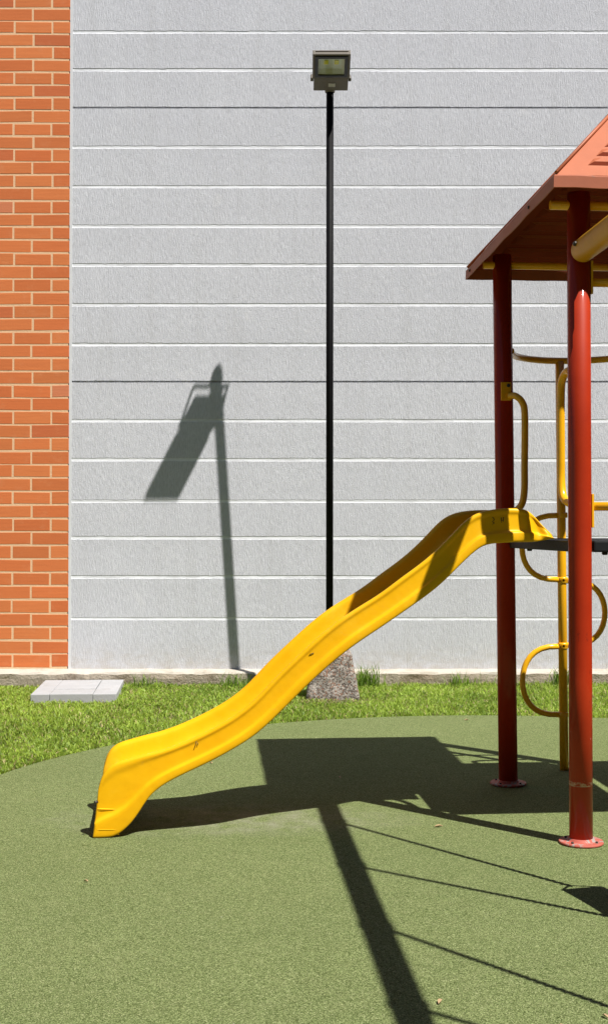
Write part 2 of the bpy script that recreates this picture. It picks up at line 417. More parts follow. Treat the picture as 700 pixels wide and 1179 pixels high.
def weed(loc, n, hmax, spread, label):
    r=rng; x=loc[0]+r.normal(0,spread,n); y=np.minimum(loc[1]+r.normal(0,spread*.5,n),WALL_Y-.135)
    h=r.uniform(.4,1.0,n)*hmax; w=r.uniform(.006,.011,n); lean=r.uniform(.1,.75,n)
    c=np.array([.09,.18,.018])+(np.array([.34,.50,.08])-np.array([.09,.18,.018]))*r.uniform(0,1,n)[:,None]
    o=blades('weed_tuft',x,y,h,w,lean,c); tag(o,label,'weed','tall weed tufts along the plinth')
weed((.56,WALL_Y-.22),110,.26,.055,'tall dark weed tuft just right of the concrete lamp footing')
weed((-.62,WALL_Y-.2),70,.17,.08,'low weed tuft at the plinth below the lamp shadow')
weed((2.30,WALL_Y-.2),80,.24,.05,'tall weed tuft at the plinth right of the front red post')
weed((1.42,WALL_Y-.2),60,.17,.08,'thin weed tuft at the plinth between back red post and loop climber')
weed((-1.42,WALL_Y-.22),45,.15,.05,'small weed tuft beside the pale inspection slab')

# ------------------------------------------------------------------ wall
def zpx(y): return 1.4+(608-y)*WALL_Y/1420
JY=[33,77,121,167,213,259,304,350,396,439,484,529,577,619,664,712]
DARK={121,439}
def build_wall():
    X0,X1=-2.1085,13.0
    t=thing('plaster_wall',(0,WALL_Y,0),'tall light grey combed plaster wall with white horizontal joint lines','wall')
    js=[(zpx(y),y in DARK) for y in JY]
    z=js[0][0]
    k=0
    while z<8.4:
        z+=.362; k+=1; js.append((z,k%7==5))
    js.sort()
    xs=np.concatenate([np.arange(X0,3.6,.03),np.arange(3.6,X1+.01,.2)])
    prof_rows=[]; mats=[]
    def jit(amp): 
        a=np.zeros(len(xs))
        for f in (1.3,3.7,9.0,22.0,60.0): a+=np.sin(xs*f*2+rng.uniform(0,6.28))*rng.uniform(.4,1)/f**.35
        return a/3*amp + rng.normal(0,amp*.25,len(xs))
    def row(z,y,ja): prof_rows.append((z+jit(ja) if ja else np.full(len(xs),z),np.full(len(xs),float(y))))
    row(.05,0,0)
    for z,d in js:
        hh=.0065 if d else rng.uniform(.011,.0135); dep=.020 if d else rng.uniform(.0018,.0034)
        row(z-hh-.0025,0,.0020); mats.append(0)            # panel below
        row(z-hh,dep,.0016); mats.append(1 if not d else 2)
        row(z+hh,dep,.0042); mats.append(1 if not d else 2)
        row(z+hh+.001,0,.0042); mats.append(0)
    row(9.0,0,0); mats.append(0)
    n=len(xs); V=[]; F=[]; MI=[]
    for zz,yy in prof_rows:
        for i in range(n): V.append((xs[i],yy[i],zz[i]))
    for r in range(len(prof_rows)-1):
        for i in range(n-1):
            F.append([r*n+i,r*n+i+1,(r+1)*n+i+1,(r+1)*n+i]); MI.append(mats[r])
    # back of the wall
    b=len(V); V+=[(X0,.3,.05),(X1,.3,.05),(X1,.3,9),(X0,.3,9)]; top=(len(prof_rows)-1)*n
    F+=[[b+1,b,b+3,b+2],[top,top+n-1,b+2,b+3]]; MI+=[0,0]
    link_mesh('panels',V,F,[M['plaster'],M['joint'],M['plaster']],t,False,MI)
    # smooth strip where the plaster meets the brick
    mb=MB(); mb.box((X0-.0125,WALL_Y+.1,4.5),(.025,.203,8.9)); mb.build('edge_strip',M['smooth'],t,(0,WALL_Y,0))
    mb=MB(); mb.box(((X0+X1)/2,WALL_Y+.12,9.06),(X1-X0,.44,.12),bevel=.01); mb.build('coping',M['plinth_top'],t,(0,WALL_Y,0))
build_wall()

def build_brick():
    XE=-2.134; X0=-11.0
    t=thing('brick_wall',(0,WALL_Y,0),'orange brick wall with cream mortar joints along the left edge','wall')
    mb=MB(); mb.box(((X0+XE)/2-.004,WALL_Y+.1432,4.55),(XE-X0-.008,.29,8.9)); mb.build('mortar_bed',M['mortar'],t,(0,WALL_Y,0))
    V=[];F=[];C=[]
    z=.135; row=0; L=.3455; j=.0145
    while z<8.8:
        yp=608-(z-1.4)*1420/WALL_Y
        pitch=(14.8+.9*min(max(yp,-200),767)/767)*WALL_Y/1420
        x=XE; first=True
        sag=rng.normal(0,.001)
        while x>X0:
            near=x>-3.6
            w=L/2-.004 if (first and row%2==0) else L
            first=False
            w2=w+rng.normal(0,.004); a=x-w2+j+rng.normal(0,.001); bx=x
            if row==0 and False: pass
            d=rng.normal(.0,.0003)
            y0=-.0035+d; zz0=z+j*.5+rng.normal(0,.0017)+sag; zz1=z+pitch-j*.5+rng.normal(0,.0017)+sag
            b=len(V); e=.0035; tl=rng.normal(0,.0024)
            pts=[(a,y0+.03,zz0),(bx,y0+.03,zz0+tl),(bx,y0+.03,zz1+tl),(a,y0+.03,zz1),
                 (a,y0+e,zz0),(bx,y0+e,zz0+tl),(bx,y0+e,zz1+tl),(a,y0+e,zz1),
                 (a+e,y0,zz0+e),(bx-e,y0,zz0+tl+e),(bx-e,y0,zz1+tl-e),(a+e,y0,zz1-e)]
            V+=pts
            for q in ((0,1,5,4),(1,2,6,5),(2,3,7,6),(3,0,4,7),(4,5,9,8),(5,6,10,9),(6,7,11,10),(7,4,8,11),(8,9,10,11)):
                F.append([b+i for i in q])
            k=rng.uniform(); g=rng.normal(1,.045)
            col=np.array([.68,.215,.070])*(1-k)+np.array([.62,.165,.052])*k
            if rng.uniform()<.03: col=np.array([.62,.21,.10])
            if rng.uniform()<.04: col=np.array([.56,.15,.055])
            C += [list(np.clip(col*g,0,1))+[1]]*12
            x-=w2
        z+=pitch; row+=1
    o=link_mesh('brickwork',V,F,M['brick'],t,False)
    at=o.data.attributes.new('Col','FLOAT_COLOR','POINT'); at.data.foreach_set('color',np.array(C,np.float32).reshape(-1))
build_brick()

def build_plinth():
    t=thing('wall_plinth',(0,WALL_Y-.06,0),'low stained concrete plinth along the foot of the wall','plinth')
    xs=np.concatenate([[-11],np.arange(-3.4,3.6,.04),[13]]); n=len(xs)
    def nz(a,f): return a*(np.sin(xs*f+1)+np.sin(xs*f*2.7+2)+rng.normal(0,.5,n))/2
    V=[]
    yf=WALL_Y-.125-np.where(xs<-1.93,.022,0)
    rows=[(yf+nz(.004,5),np.full(n,-.05)),(yf+nz(.006,7)-.004,np.full(n,.05)),(yf+nz(.005,4),.092+nz(.006,9)),
          (yf+.014+nz(.004,6),.108+nz(.003,8)),(np.full(n,WALL_Y+.05),.132+nz(.002,5))]
    for yy,zz in rows:
        for i in range(n): V.append((xs[i],yy[i]-(WALL_Y-.06),zz[i]))
    F=[];MI=[]
    for r in range(4):
        for i in range(n-1): F.append([r*n+i,r*n+i+1,(r+1)*n+i+1,(r+1)*n+i]); MI.append(1 if r>=2 else 0)
    link_mesh('kerb_face',V,F,[M['plinth'],M['plinth_top']],t,False,MI)
    # broken seams across the top of the front face
    for x,w in ((-1.78,.09),(-1.70,.02),(-.76,.03),(.9,.02),(2.55,.03)):
        pass
build_plinth()

# ------------------------------------------------------------------ inspection slab
def build_slab():
    c=Vector((-1.91,10.53,0)); rot=Matrix.Rotation(R(4.7),3,'Z')
    t=thing('inspection_cover',c,'flat pale grey concrete inspection cover set in the grass below the brick','cover'); t.rotation_euler=(0,0,R(4.7))
    W,D=.69,.95; zt=.050
    lx0,lx1,ly0,ly1=-W/2+.15,W/2-.19,-D/2+.30,D/2-.06
    g=.004
    mb=MB()
    def bx(x0,x1,y0,y1,z0,z1,b=.006): mb.box(((x0+x1)/2,(y0+y1)/2,(z0+z1)/2),(x1-x0,y1-y0,z1-z0),bevel=b)
    bx(-W/2,lx0,-D/2,D/2,-.1,zt); bx(lx1,W/2,-D/2,D/2,-.1,zt-.002); bx(lx0+.002,lx1-.002,-D/2,ly0,-.1,zt+.001); bx(lx0+.002,lx1-.002,ly1,D/2,-.1,zt-.001)
    mb.build('frame',M['slab'],t)
    mb=MB(); bx(lx0+g,lx1-g,ly0+g,ly1-g,-.1,zt+.004); mb.build('lid',M['slab'],t)
build_slab()

# ------------------------------------------------------------------ flood light
def build_lamp():
    B=Vector((.216,10.50,0)); T=Vector((.216,10.22,5.17))
    t=thing('lamp_post',(B.x,B.y,0),'black lamp pole with bronze LED floodlight in front of the grey wall','lamp post')
    o=(B.x,B.y,0)
    d=(T-B).normalized()
    mb=MB(); mb.tube([B+d*.30,T],.0305,24); mb.build('pole',M['black'],t,o)
    # footing: rough truncated pyramid
    bm=bmesh.new(); N=14; vv={}
    bot,topw,H=.222,.158,.362
    def P(u,v,wz):
        s=bot+(topw-bot)*wz; return Vector((.24+u*s,10.42+v*s,-.06+wz*(H+.06)))
    mbf=MB(); V=[];F=[]
    rr=random.Random(3)
    def grid(fn,n,m):
        b=len(V)
        for i in range(n+1):
            for j in range(m+1): V.append(fn(i/n,j/m))
        for i in range(n):
            for j in range(m): F.append([b+i*(m+1)+j,b+(i+1)*(m+1)+j,b+(i+1)*(m+1)+j+1,b+i*(m+1)+j+1])
    grid(lambda a,b:P(-1+2*a,-1,b),N,N); grid(lambda a,b:P(1,-1+2*a,b),N,N); grid(lambda a,b:P(1-2*a,1,b),N,N); grid(lambda a,b:P(-1,1-2*a,b),N,N); grid(lambda a,b:P(-1+2*a,-1+2*b,1),N,N)
    bm=bmesh.new(); bv=[bm.verts.new(v) for v in V]
    for f in F: bm.faces.new([bv[i] for i in f])
    bmesh.ops.remove_doubles(bm,verts=bm.verts[:],dist=.0005)
    cc=Vector((.24,10.40,.15))
    for v in bm.verts:
        q=v.co; k=math.sin(q.x*31+q.z*17)*.006+math.sin(q.y*43+q.z*37+1)*.005+rr.gauss(0,.0028)
        e=(q-cc); v.co=q+e.normalized()*k
        edge=max(abs(q.x-.24),abs(q.y-10.40))
        if q.z>H-.01 and edge>topw-.012: v.co.z-=.010; v.co.x-= (q.x-.24)*.05; v.co.y-=(q.y-10.4)*.05
    bm.verts.index_update()
    link_mesh('footing',[v.co-Vector(o) for v in bm.verts],[[v.index for v in f.verts] for f in bm.faces],M['aggregate'],t,True); bm.free()
    # flood light head, built along the axes: u across, a forward-up, n down-forward
    al=Vector((0,-.945,.327)); u=Vector((1,0,0)); nrm=Vector((0,-.327,-.945))
    O=Vector((.220,10.165,5.046))                                # back end of the driver box
    rot=Matrix((u,al,-nrm)).transposed()
    def loc(x,a,n): return O+u*x+al*a+nrm*n
    h=MB()
    Wd=.302
    # housing: tray with open front
    a0,a1=.160,.448
    h.box(loc(0,(a0+a1)/2,-.004),(Wd,a1-a0,.008),rot,.002)
    h.box(loc(-Wd/2+.010,(a0+a1)/2,.014),(.020,a1-a0,.038),rot,.003); h.box(loc(Wd/2-.010,(a0+a1)/2,.014),(.020,a1-a0,.038),rot,.003)
    h.box(loc(0,a0+.010,.015),(Wd-.036,.020,.036),rot,.002); h.box(loc(0,a1-.010,.020),(Wd-.036,.020,.024),rot,.002)
    for k in range(9): h.box(loc(-.12+.03*k,(a0+a1)/2-.03,-.018),(.005,a1-a0-.12,.022),rot)       # cooling fins on the back
    fl=h.build('floodlight',M['bronze'],t,o)
    b=MB(); zt=.030
    b.box(loc(-.118,(a0+a1)/2,zt+.004),(.026,a1-a0-.042,.012),rot,.002); b.box(loc(.118,(a0+a1)/2,zt+.004),(.026,a1-a0-.042,.012),rot,.002)
    b.box(loc(0,a0+.034,zt+.004),(.209,.026,.0115),rot,.002); b.box(loc(0,a1-.034,zt+.004),(.209,.026,.0115),rot,.002)
    b.build('bezel',M['bezel'],fl,o)
    # reflector pyramid
    r=MB(); i,e=.055,.106; j0,j1=a0+.046,a1-.046; k0,k1=a0+.105,a1-.10
    rv=[loc(-e,j0,.028),loc(e,j0,.028),loc(e,j1,.028),loc(-e,j1,.028),loc(-.082,k0-.02,.002),loc(.082,k0-.02,.002),loc(.082,k1+.02,.002),loc(-.082,k1+.02,.002)]
    r.add(rv,[[0,1,5,4],[1,2,6,5],[2,3,7,6],[3,0,4,7],[4,5,6,7]],False); r.build('reflector',M['reflector'],fl,o)
    for x in (-.042,.042):
        l=MB(); l.box(loc(x,(k0+k1)/2+.016,.006),(.036,.044,.006),rot,.001); l.build('led_chip',M['led'],fl,o)
    g=MB(); g.add([loc(-.106,a0+.046,.031),loc(.106,a0+.046,.031),loc(.106,a1-.046,.031),loc(-.106,a1-.046,.031)],[[0,1,2,3]],False); g.build('glass',M['glass'],fl,o)
    # driver box below the lamp and its parts
    db=MB(); db.box(loc(0,.078,-.002),(.282,.150,.058),rot,.005)
    for x in (-.09,.07): db.tube([loc(x,.002,0),loc(x,-.012,0)],.008,10)
    db.box(loc(0,.158,-.008),(.25,.02,.03),rot)
    db.build('driver_box',M['bronze'],fl,o)
    pl=MB(); pl.box(loc(.008,.075,.0285),(.056,.042,.003),rot); pl.build('rating_plate',M['plate'],fl,o)
    br=MB()
    for q in (-1,1):
        p0,p1=loc(q*.156,.036,-.104),loc(q*.156,.128,.012)
        br.tube([p0,p1],.011,4)
        br.tube([loc(q*.143,.115,0),loc(q*.166,.115,0)],.018,12)
    br.box(loc(0,.030,-.104),(.322,.022,.006),rot,.001)
    br.build('bracket',M['bronze'],fl,o)
    cl=MB(); cl.lathe(T-Vector((0,0,.09)),[(.038,-.05),(.042,-.045),(.042,.045),(.038,.05)],20,d); cl.build('pole_collar',M['bronze'],t,o)
build_lamp()

# ------------------------------------------------------------------ the play tower
PFL=Vector((1.229,5.505,0)); PBL=Vector((1.114,6.765,0)); SIDE=.972; DEPTH=1.265
PFR=PFL+RX*SIDE; PBR=PBL+RX*SIDE
RC=Vector((1.582,6.184,0)); HA=.583; HB=.875; PR=R(4.8); EZ=2.895
def W(a,b,z): return RC+Vector((math.cos(PR),math.sin(PR),0))*a+Vector((-math.sin(PR),math.cos(PR),0))*b+Vector((0,0,z-.024*b))
def build_tower():
    o=(RC.x,RC.y,0)
    t=thing('play_tower',o,'red post play tower with terracotta pyramid roof and black deck','play tower')
    for k,p in enumerate((PFL,PBL,PFR,PBR,PFR+RX*1.0,PBR+RX*1.0)):
        top=Vector((p.x,p.y,2.90 if k<4 else 2.3))
        if k==1: top.x-=.026
        ps=MB(); ps.tube([p+Vector((0,0,.008)),p+(top-p)*.25,p+(top-p)*.6,top],.0515,40)
        post=ps.build('post',M['red_worn'] if k==0 else M['red'],t,o)
        if k==0: tag(post,'sunlit front red post')
        if k==1: tag(post,'dark shaded back red post')
        fg=MB(); fg.lathe(p,[(.097,.0015),(.099,.006),(.096,.013),(.060,.0135),(.056,.022),(.0518,.026)],40)
        f=fg.build('base_flange',M['flange'],post,o)
        for q in range(4):
            bt=MB(); a=q*math.pi/2+.85; bt.lathe(p+Vector((math.cos(a)*.077,math.sin(a)*.077,.0135)),[(.006,0),(.006,.005),(.004,.007)],8); bt.build('anchor_bolt',M['steel'],post,o)
    # roof frame tubes
    z=2.845
    for a,b in ((PFL,PFR),(PBL,PBR)):
        d=(b-a).normalized(); zz=z if abs(d.x)>.5 else z-.052
        ext=.13 if abs(d.x)>.5 else .10
        m=MB(); m.tube([a-d*ext+Vector((0,0,zz)),b+d*.02+Vector((0,0,zz))],.021,16); m.build('roof_tube',M['yellow'],t,o)
    # deck: black coated tray with rolled edge
    zt=1.342; c=(PFL+PBR)/2
    sx=SIDE+.03; sy=DEPTH+.02
    def tray(c):
        dk=MB(); dk.box((c.x,c.y,zt-.006),(sx-.11,sy-.11,.010),PSI)
        for dx,dy,w,l in ((0,-(sy/2-.03),sx-.16,.05),(0,sy/2-.03,sx-.16,.05),(-(sx/2-.03),0,.05,sy-.16),(sx/2-.03,0,.05,sy-.16)):
            p=c+RX*dx+RY*dy; dk.box((p.x,p.y,zt-.024),(w,l,.052),PSI,.008)
        for dx in (-1,1):
            for dy in (-1,1):
                p=c+RX*dx*(sx/2-.092)+RY*dy*(sy/2-.092); dk.box((p.x,p.y,zt-.021),(.074,.074,.038),PSI,.006)
        return dk.build('deck',M['deck'],t,o)
    deck=tray(c); tray(c+RX*(sx+.045))
    for dx,dy in ((-.44,.36),(-.44,-.40),(-.36,-.605),(.19,-.605)):
        bl=MB(); p=c+RX*dx+RY*dy; bl.lathe((p.x,p.y,zt-.063),[(.011,0),(.014,.006),(.014,.02)],8)
        bl.build('deck_bolt',M['deck'],deck,o)
    # roof: four ribbed panels
    zt_=EZ+HA*1.08
    slope=Vector((0,1,1.08)).normalized(); H=(zt_-EZ); L=math.hypot(HA,H)
    roofE=MB()
    parts=[]
    root=None
    for q in range(4):
        ang=q*math.pi/2; E_=HA if q%2==0 else HB; DI=HB if q%2==0 else HA; TP=E_-HA
        def F(x,s,n):    # x along the eave, s up the slope (0..L), n out of the surface
            y=-DI+s*HA/L; z=EZ+s*H/L
            nx,ny,nz=0,-H/L,HA/L
            v=Vector((x,y+ny*n,z+nz*n))
            ca,sa=math.cos(ang),math.sin(ang)
            return W(v.x*ca-v.y*sa, v.x*sa+v.y*ca, v.z)
        m=MB(); th=.004
        hw=lambda s:E_-HA*s/L
        # shell
        tp=max(TP,.002); vs=[F(-E_,0,0),F(E_,0,0),F(tp,L-.001,0),F(-tp,L-.001,0),F(-E_+.004,0,-th),F(E_-.004,0,-th),F(tp,L-.008,-th),F(-tp,L-.008,-th)]
        m.add(vs,[[0,1,2,3],[7,6,5,4],[0,4,5,1]],False)
        # ribs: raised corrugations that stop short of the hip borders, on top and pressed through beneath
        pit=.082; s0=.085; brd=.105
        k=0
        while True:
            s=s0+k*pit; k+=1
            w0=hw(s)-brd; w1=hw(s+.058)-brd
            if w1<.05 or s+.07>L: break
            for n0,n1,flip in ((.0005,.006 if q==3 else .013,False),(-th-.0005,-th-.013,True)):
                A=[F(-w0,s,n0),F(w0,s,n0),F(w1,s+.058,n0),F(-w1,s+.058,n0)]
                Bq=[F(-w0+.030,s+.012,n1),F(w0-.030,s+.012,n1),F(w1-.030+.0,s+.046,n1),F(-w1+.030,s+.046,n1)]
                fs=[[4,5,6,7],[0,1,5,4],[1,2,6,5],[2,3,7,6],[3,0,4,7]]
                if flip: fs=[f[::-1] for f in fs]
                m.add(A+Bq,fs,False)
        # end laps standing above the left and right borders
        if q==0: root=m.build('roof',M['roof'],t,o); pn=root
        else: pn=m.build('roof_panel',M['roof'],root,o)
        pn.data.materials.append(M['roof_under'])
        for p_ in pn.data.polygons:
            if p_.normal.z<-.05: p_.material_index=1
        # hip cover strip
        hc=MB(); e0=F(-E_,0,.006); e1=F(-TP,L,.006)
        hc.tube([e0+(e1-e0)*.01,e1],.008,8); hc.build('hip_cap',M['roof'],root,o)
        # fascia below the eave, flared a little
        fa=MB(); ca,sa=math.cos(ang),math.sin(ang)
        def G(x,y,z): return W(x*ca-y*sa,x*sa+y*ca,z)
        dz=.056
        pr=[(0,0),(.006,-.006),(.008,-dz),(.003,-dz-.001),(.001,-.008)]
        vs=[];N=12
        for i2 in range(N+1):
            f=-1+2*i2/N; wob=.0022*math.sin(i2*1.9+q)
            for (oy,oz) in pr:
                vs.append(G(f*(E_-.0005+oy),-(DI-.0005+oy)-wob*(1-abs(f)),EZ+oz+wob*.8))
        fs=[]
        for i2 in range(N):
            for k2 in range(5):
                fs.append([i2*5+k2,(i2+1)*5+k2,(i2+1)*5+(k2+1)%5,i2*5+(k2+1)%5])
        fa.add(vs,fs,False)
        fo=fa.build('fascia',M['roof_trim'],root,o)
        if q in (1,3):
            for f in (-.88,.55):
                rv=MB(); c0=G(f*E_,-(DI+.009),EZ-.03); nn=(G(0,-1,0)-G(0,0,0)).normalized()
                rv.lathe(c0,[(.008,-.004),(.008,.003),(.005,.005)],10,nn); rv.build('rivet',M['steel'],root,o)
    ap=MB(); ap.tube([W(0,-(HB-HA)-.005,zt_+.004),W(0,HB-HA+.005,zt_+.004)],.012,12); ap.build('ridge_cap',M['roof_trim'],root,o)
    # hand rails at the slide entry
    hr=MB(); p=PBL+Vector((-.016,0,0)); q=p+RX*.0+RY*(-.057)
    pts=[q+Vector((.012,-.002,2.12)),q+Vector((.045,-.03,2.115)),q+Vector((.078,-.05,2.075)),q+Vector((.088,-.055,2.0)),q+Vector((.086,-.055,1.75)),q+Vector((.084,-.055,1.60)),q+Vector((.070,-.045,1.525)),q+Vector((.030,-.02,1.485)),q+Vector((.01,-.004,1.48))]
    hr.tube(pts,.0185,14,smooth_path=6); h1=hr.build('hand_rail',M['yellow'],t,o)
    pm=MB(); pm.box(q+Vector((-.004,.002,2.145)),(.056,.012,.10),PSI,.003); pm.build('mounting_plate',M['yellow'],h1,o)
    bo=MB(); bo.lathe(q+Vector((.008,-.006,2.175)),[(.010,0),(.010,.008),(.005,.012)],10,-RY); bo.build('bolt',M['steel'],h1,o)
    hr=MB(); q=PFL+RY*.055-RX*.004
    pts=[q+Vector((-.004,0,2.08)),q+Vector((-.018,.05,2.115)),q+Vector((-.030,.11,2.09)),q+Vector((-.034,.135,2.02)),q+Vector((-.034,.135,1.75)),q+Vector((-.034,.135,1.62)),q+Vector((-.03,.11,1.545)),q+Vector((-.018,.05,1.515)),q+Vector((-.004,0,1.51))]
    hr.tube(pts,.0185,14,smooth_path=6); h2=hr.build('hand_rail',M['yellow'],t,o)
    for z in (2.09,1.51):
        pm=MB(); pm.box(q+Vector((0,-.002,z)),(.05,.010,.09),PSI,.003); pm.build('mounting_plate',M['yellow'],h2,o)
    # guard rails between the front posts
    for z in (2.50,1.497):
        g=MB(); g.tube([PFL+RX*.05+Vector((0,0,z)),PFR-RX*.05+Vector((0,0,z))],.0195,16); gr=g.build('guard_rail',M['yellow'],t,o)
        m=MB(); m.box(PFL+RX*.053+Vector((0,0,z+(.02 if z>2 else -.02))),(.010,.05,.15),PSI,.002); m.build('mounting_plate',M['yellow'],gr,o)
build_tower()

# ------------------------------------------------------------------ loop climber behind the deck
def build_climber():
    P=Vector((1.505,7.17,0)); o=tuple(P)
    t=thing('loop_climber',P,'yellow climbing pole with half ring steps standing behind the black deck','climber')
    m=MB(); m.tube([P,P+Vector((-.01,0,1.2)),P+Vector((-.018,0,2.368))],.0255,18); m.build('pole',M['yellow'],t,o)
    for z0,z1,s in ((.318,.715,-1),(.72,1.095,1),(1.10,1.475,-1)):
        cz=(z0+z1)/2; r=(z1-z0)/2; a=.245
        pts=[]
        for k in range(17):
            q=-math.pi/2+math.pi*k/16
            c=math.cos(q); x=.0+a*(abs(c)**.62)
            pts.append(P+RX*(s*x)+Vector((0,0,cz+r*math.sin(q))))
        m=MB(); m.tube(pts,.0165,14); m.build('loop_step',M['yellow'],t,o)
        for z in (z0,z1):
            cl=MB(); cl.lathe(P+Vector((-.006,0,z)),[(.028,-.016),(.031,-.010),(.031,.010),(.028,.016)],18); cl.build('weld_collar',M['yellow'],t,o)
    zb=2.374
    pts=[(1.135,6.765),(1.155,6.86),(1.20,6.98),(1.28,7.08),(1.39,7.15),(1.487,7.17),(1.60,7.165),(1.72,7.11),(1.82,7.03),(1.95,6.95),(2.06,6.87)]
    m=MB(); m.tube([(x,y,zb) for x,y in pts],.0195,14,smooth_path=5); m.build('top_bar',M['yellow'],t,o)
build_climber()

# ------------------------------------------------------------------ slide
PROF=[(0.023,0.209,0.0,0.0),(0.035,0.264,0.039,0),(0.062,0.303,0.074,0),(0.097,0.326,0.113,0.009),(0.136,0.337,0.164,0.052),(0.176,0.348,0.203,0.102),(0.231,0.363,0.239,0.165),(0.286,0.374,0.282,0.212),(0.349,0.393,0.361,0.258),(0.412,0.416,0.448,0.296),(0.515,0.462,0.558,0.346),(0.602,0.508,0.646,0.396),(0.662,0.547,0.726,0.443),(0.734,0.602,0.797,0.506),(0.793,0.669,0.862,0.569),(0.862,0.741,0.942,0.648),(0.954,0.824,1.034,0.735),(1.042,0.907,1.115,0.802),(1.135,0.979,1.204,0.87),(1.228,1.038,1.313,0.937),(1.321,1.09,1.411,1.005),(1.403,1.158,1.505,1.069),(1.476,1.206,1.587,1.129),(1.554,1.267,1.656,1.198),(1.628,1.335,1.71,1.25),(1.689,1.404,1.755,1.291),(1.734,1.445,1.792,1.315),(1.788,1.473,1.825,1.325),(1.854,1.485,1.875,1.329),(1.92,1.489,1.937,1.333),(1.978,1.489,1.986,1.333),(2.019,1.481,2.032,1.333),(2.057,1.441,2.069,1.337),(2.094,1.4,2.098,1.345),(2.132,1.366,2.134,1.349)]
def build_slide():
    O=Vector((-.954,5.60,0)); Wd=.58
    t=thing('slide',O,'bright yellow wavy plastic slide running from deck down to the turf','slide')
    T=catmull([Vector((a,0,b)) for a,b,_,_ in PROF],3); B=catmull([Vector((c,0,d)) for _,_,c,d in PROF],3)
    # soften the hand-measured wobble
    def soft(P,it=6):
        for _ in range(it):
            Q=P[:]
            for i in range(1,len(P)-1):
                Q[i]=P[i]*.5+(P[i-1]+P[i+1])*.25
            P=Q
        return P
    T=soft(T); B=soft(B)
    rings=[]
    for i in range(len(T)):
        e=B[i]-T[i]; H=e.length; e.normalize()
        bd=max(min(.115,H-.03),.3*H); hk=min(1,H/.12)
        half=[(-.008,H),(-.012,H-.006*hk),(-.013,H-.018*hk),(-.011,.72*H),(-.0095,.69*H),(.003,.655*H),(.006,.62*H),(.009,.36*H),(.011,.22*H),(.0112,.15*H),(.0080,.105*H),(.0072,.045*H),(.011,-.002),(.020,-.006),(.036,-.004),(.046,.006*hk),(.052,.10*bd),(.056,.45*bd),(.064,.75*bd),(.082,.95*bd),(.115,bd)]
        und=[(.022,H),(.040,min(H,bd+.024*hk)),(.09,min(H,bd+.016*hk))]
        if H<.06: und=[(.022,H),(.040,H*.99),(.09,H*.98)]
        ring=[(v,d) for v,d in half]+[(Wd*.35,bd),(Wd*.5,bd),(Wd*.65,bd)]+[(Wd-v,d) for v,d in half[::-1]]
        ring+=[(Wd-v,d) for v,d in und]+[(Wd*.5,und[2][1])]+[(v,d) for v,d in und[::-1]]
        # the hood's side walls flare and buckle where they meet the deck
        uu=T[i].x; fl=0.0
        for u0,wd_,am in ((2.005,.022,.016),(2.062,.026,-.012),(2.10,.03,.022)): fl+=am*math.exp(-((uu-u0)/wd_)**2)
        R_=[]
        for v,d in ring:
            k=math.sin(math.pi*min(1,max(0,d/max(H,.001))))**.7 if d<=bd+.001 or v<.03 or v>Wd-.03 else 0
            s_=-1 if v<.12 else (1 if v>Wd-.12 else 0)
            R_.append(T[i]+e*d+Vector((0,v+s_*fl*k,0)))
        rings.append(R_)
    n=len(rings[0]); V=[v for r in rings for v in r]; F=[]
    for i in range(len(rings)-1):
        for k in range(n): F.append([i*n+k,(i+1)*n+k,(i+1)*n+(k+1)%n,i*n+(k+1)%n])
    # closed ends: strips between the channel face and the underside
    def cap(base,rev):
        h=len(half); c=[]
        top=list(range(0,2*h+3)); bot=[0]+[n-1,n-2,n-3,n-4,n-5,n-6,n-7]+[2*h+2]
        f=[base+k for k in range(n)]
        c.append(f[::-1] if not rev else f); return c
    F+=cap(0,True); F+=cap((len(rings)-1)*n,False)
    rotm=Matrix.Rotation(R(6.6),3,'Z') @ Matrix.Diagonal((1.007,1,1))
    bm=bmesh.new(); bv=[bm.verts.new(rotm@v) for v in V]
    for f in F: bm.faces.new([bv[i] for i in f])
    bmesh.ops.recalc_face_normals(bm,faces=bm.faces[:])
    big=[f for f in bm.faces if len(f.verts)>4]
    bmesh.ops.triangulate(bm,faces=big)
    me=bpy.data.meshes.new('chute'); bm.to_mesh(me); bm.free(); me.materials.append(M['slide'])
    me.polygons.foreach_set('use_smooth',[True]*len(me.polygons))
    o=bpy.data.objects.new('chute',me); COL.objects.link(o); o.parent=t
    sb=o.modifiers.new('sub','SUBSURF'); sb.levels=1; sb.render_levels=1
    # moulded ribs near the foot
    for (u0,u1,z) in ((.022,.112,.128),(.008,.118,.040)):
        for v in ((.0065,Wd-.0065) if z>.1 else (-.0095,Wd+.0095)):
            sg=-1 if v<.2 else 1
            m=MB(); vs_=[]; K=8
            for k in range(K+1):
                f=k/K; u=u0+(u1-u0)*f; a=min(1,5*f+.1,5*(1-f)+.1)
                for dv,dz in ((-.006,.007),(.0048*a,.0),(-.0035,-.024)): vs_.append(rotm@Vector((u,v+sg*dv,z+dz-.004*f)))
            fs_=[[0,1,2],[3*K+2,3*K+1,3*K]]
            for k in range(K):
                for e in range(3): fs_.append([3*k+e,3*k+3+e,3*k+3+(e+1)%3,3*k+(e+1)%3])
            if sg<0: fs_=[f_[::-1] for f_ in fs_]
            m.add(vs_,fs_,False)
            m.build('moulded_rib',M['slide'],t)
    m=MB(); m.lathe(rotm@Vector((.012,-.004,.160)),[(.007,-.012),(.007,.003),(.004,.005)],10,rotm@Vector((-.6,-.6,0))); m.build('bolt',M['steel'],t)
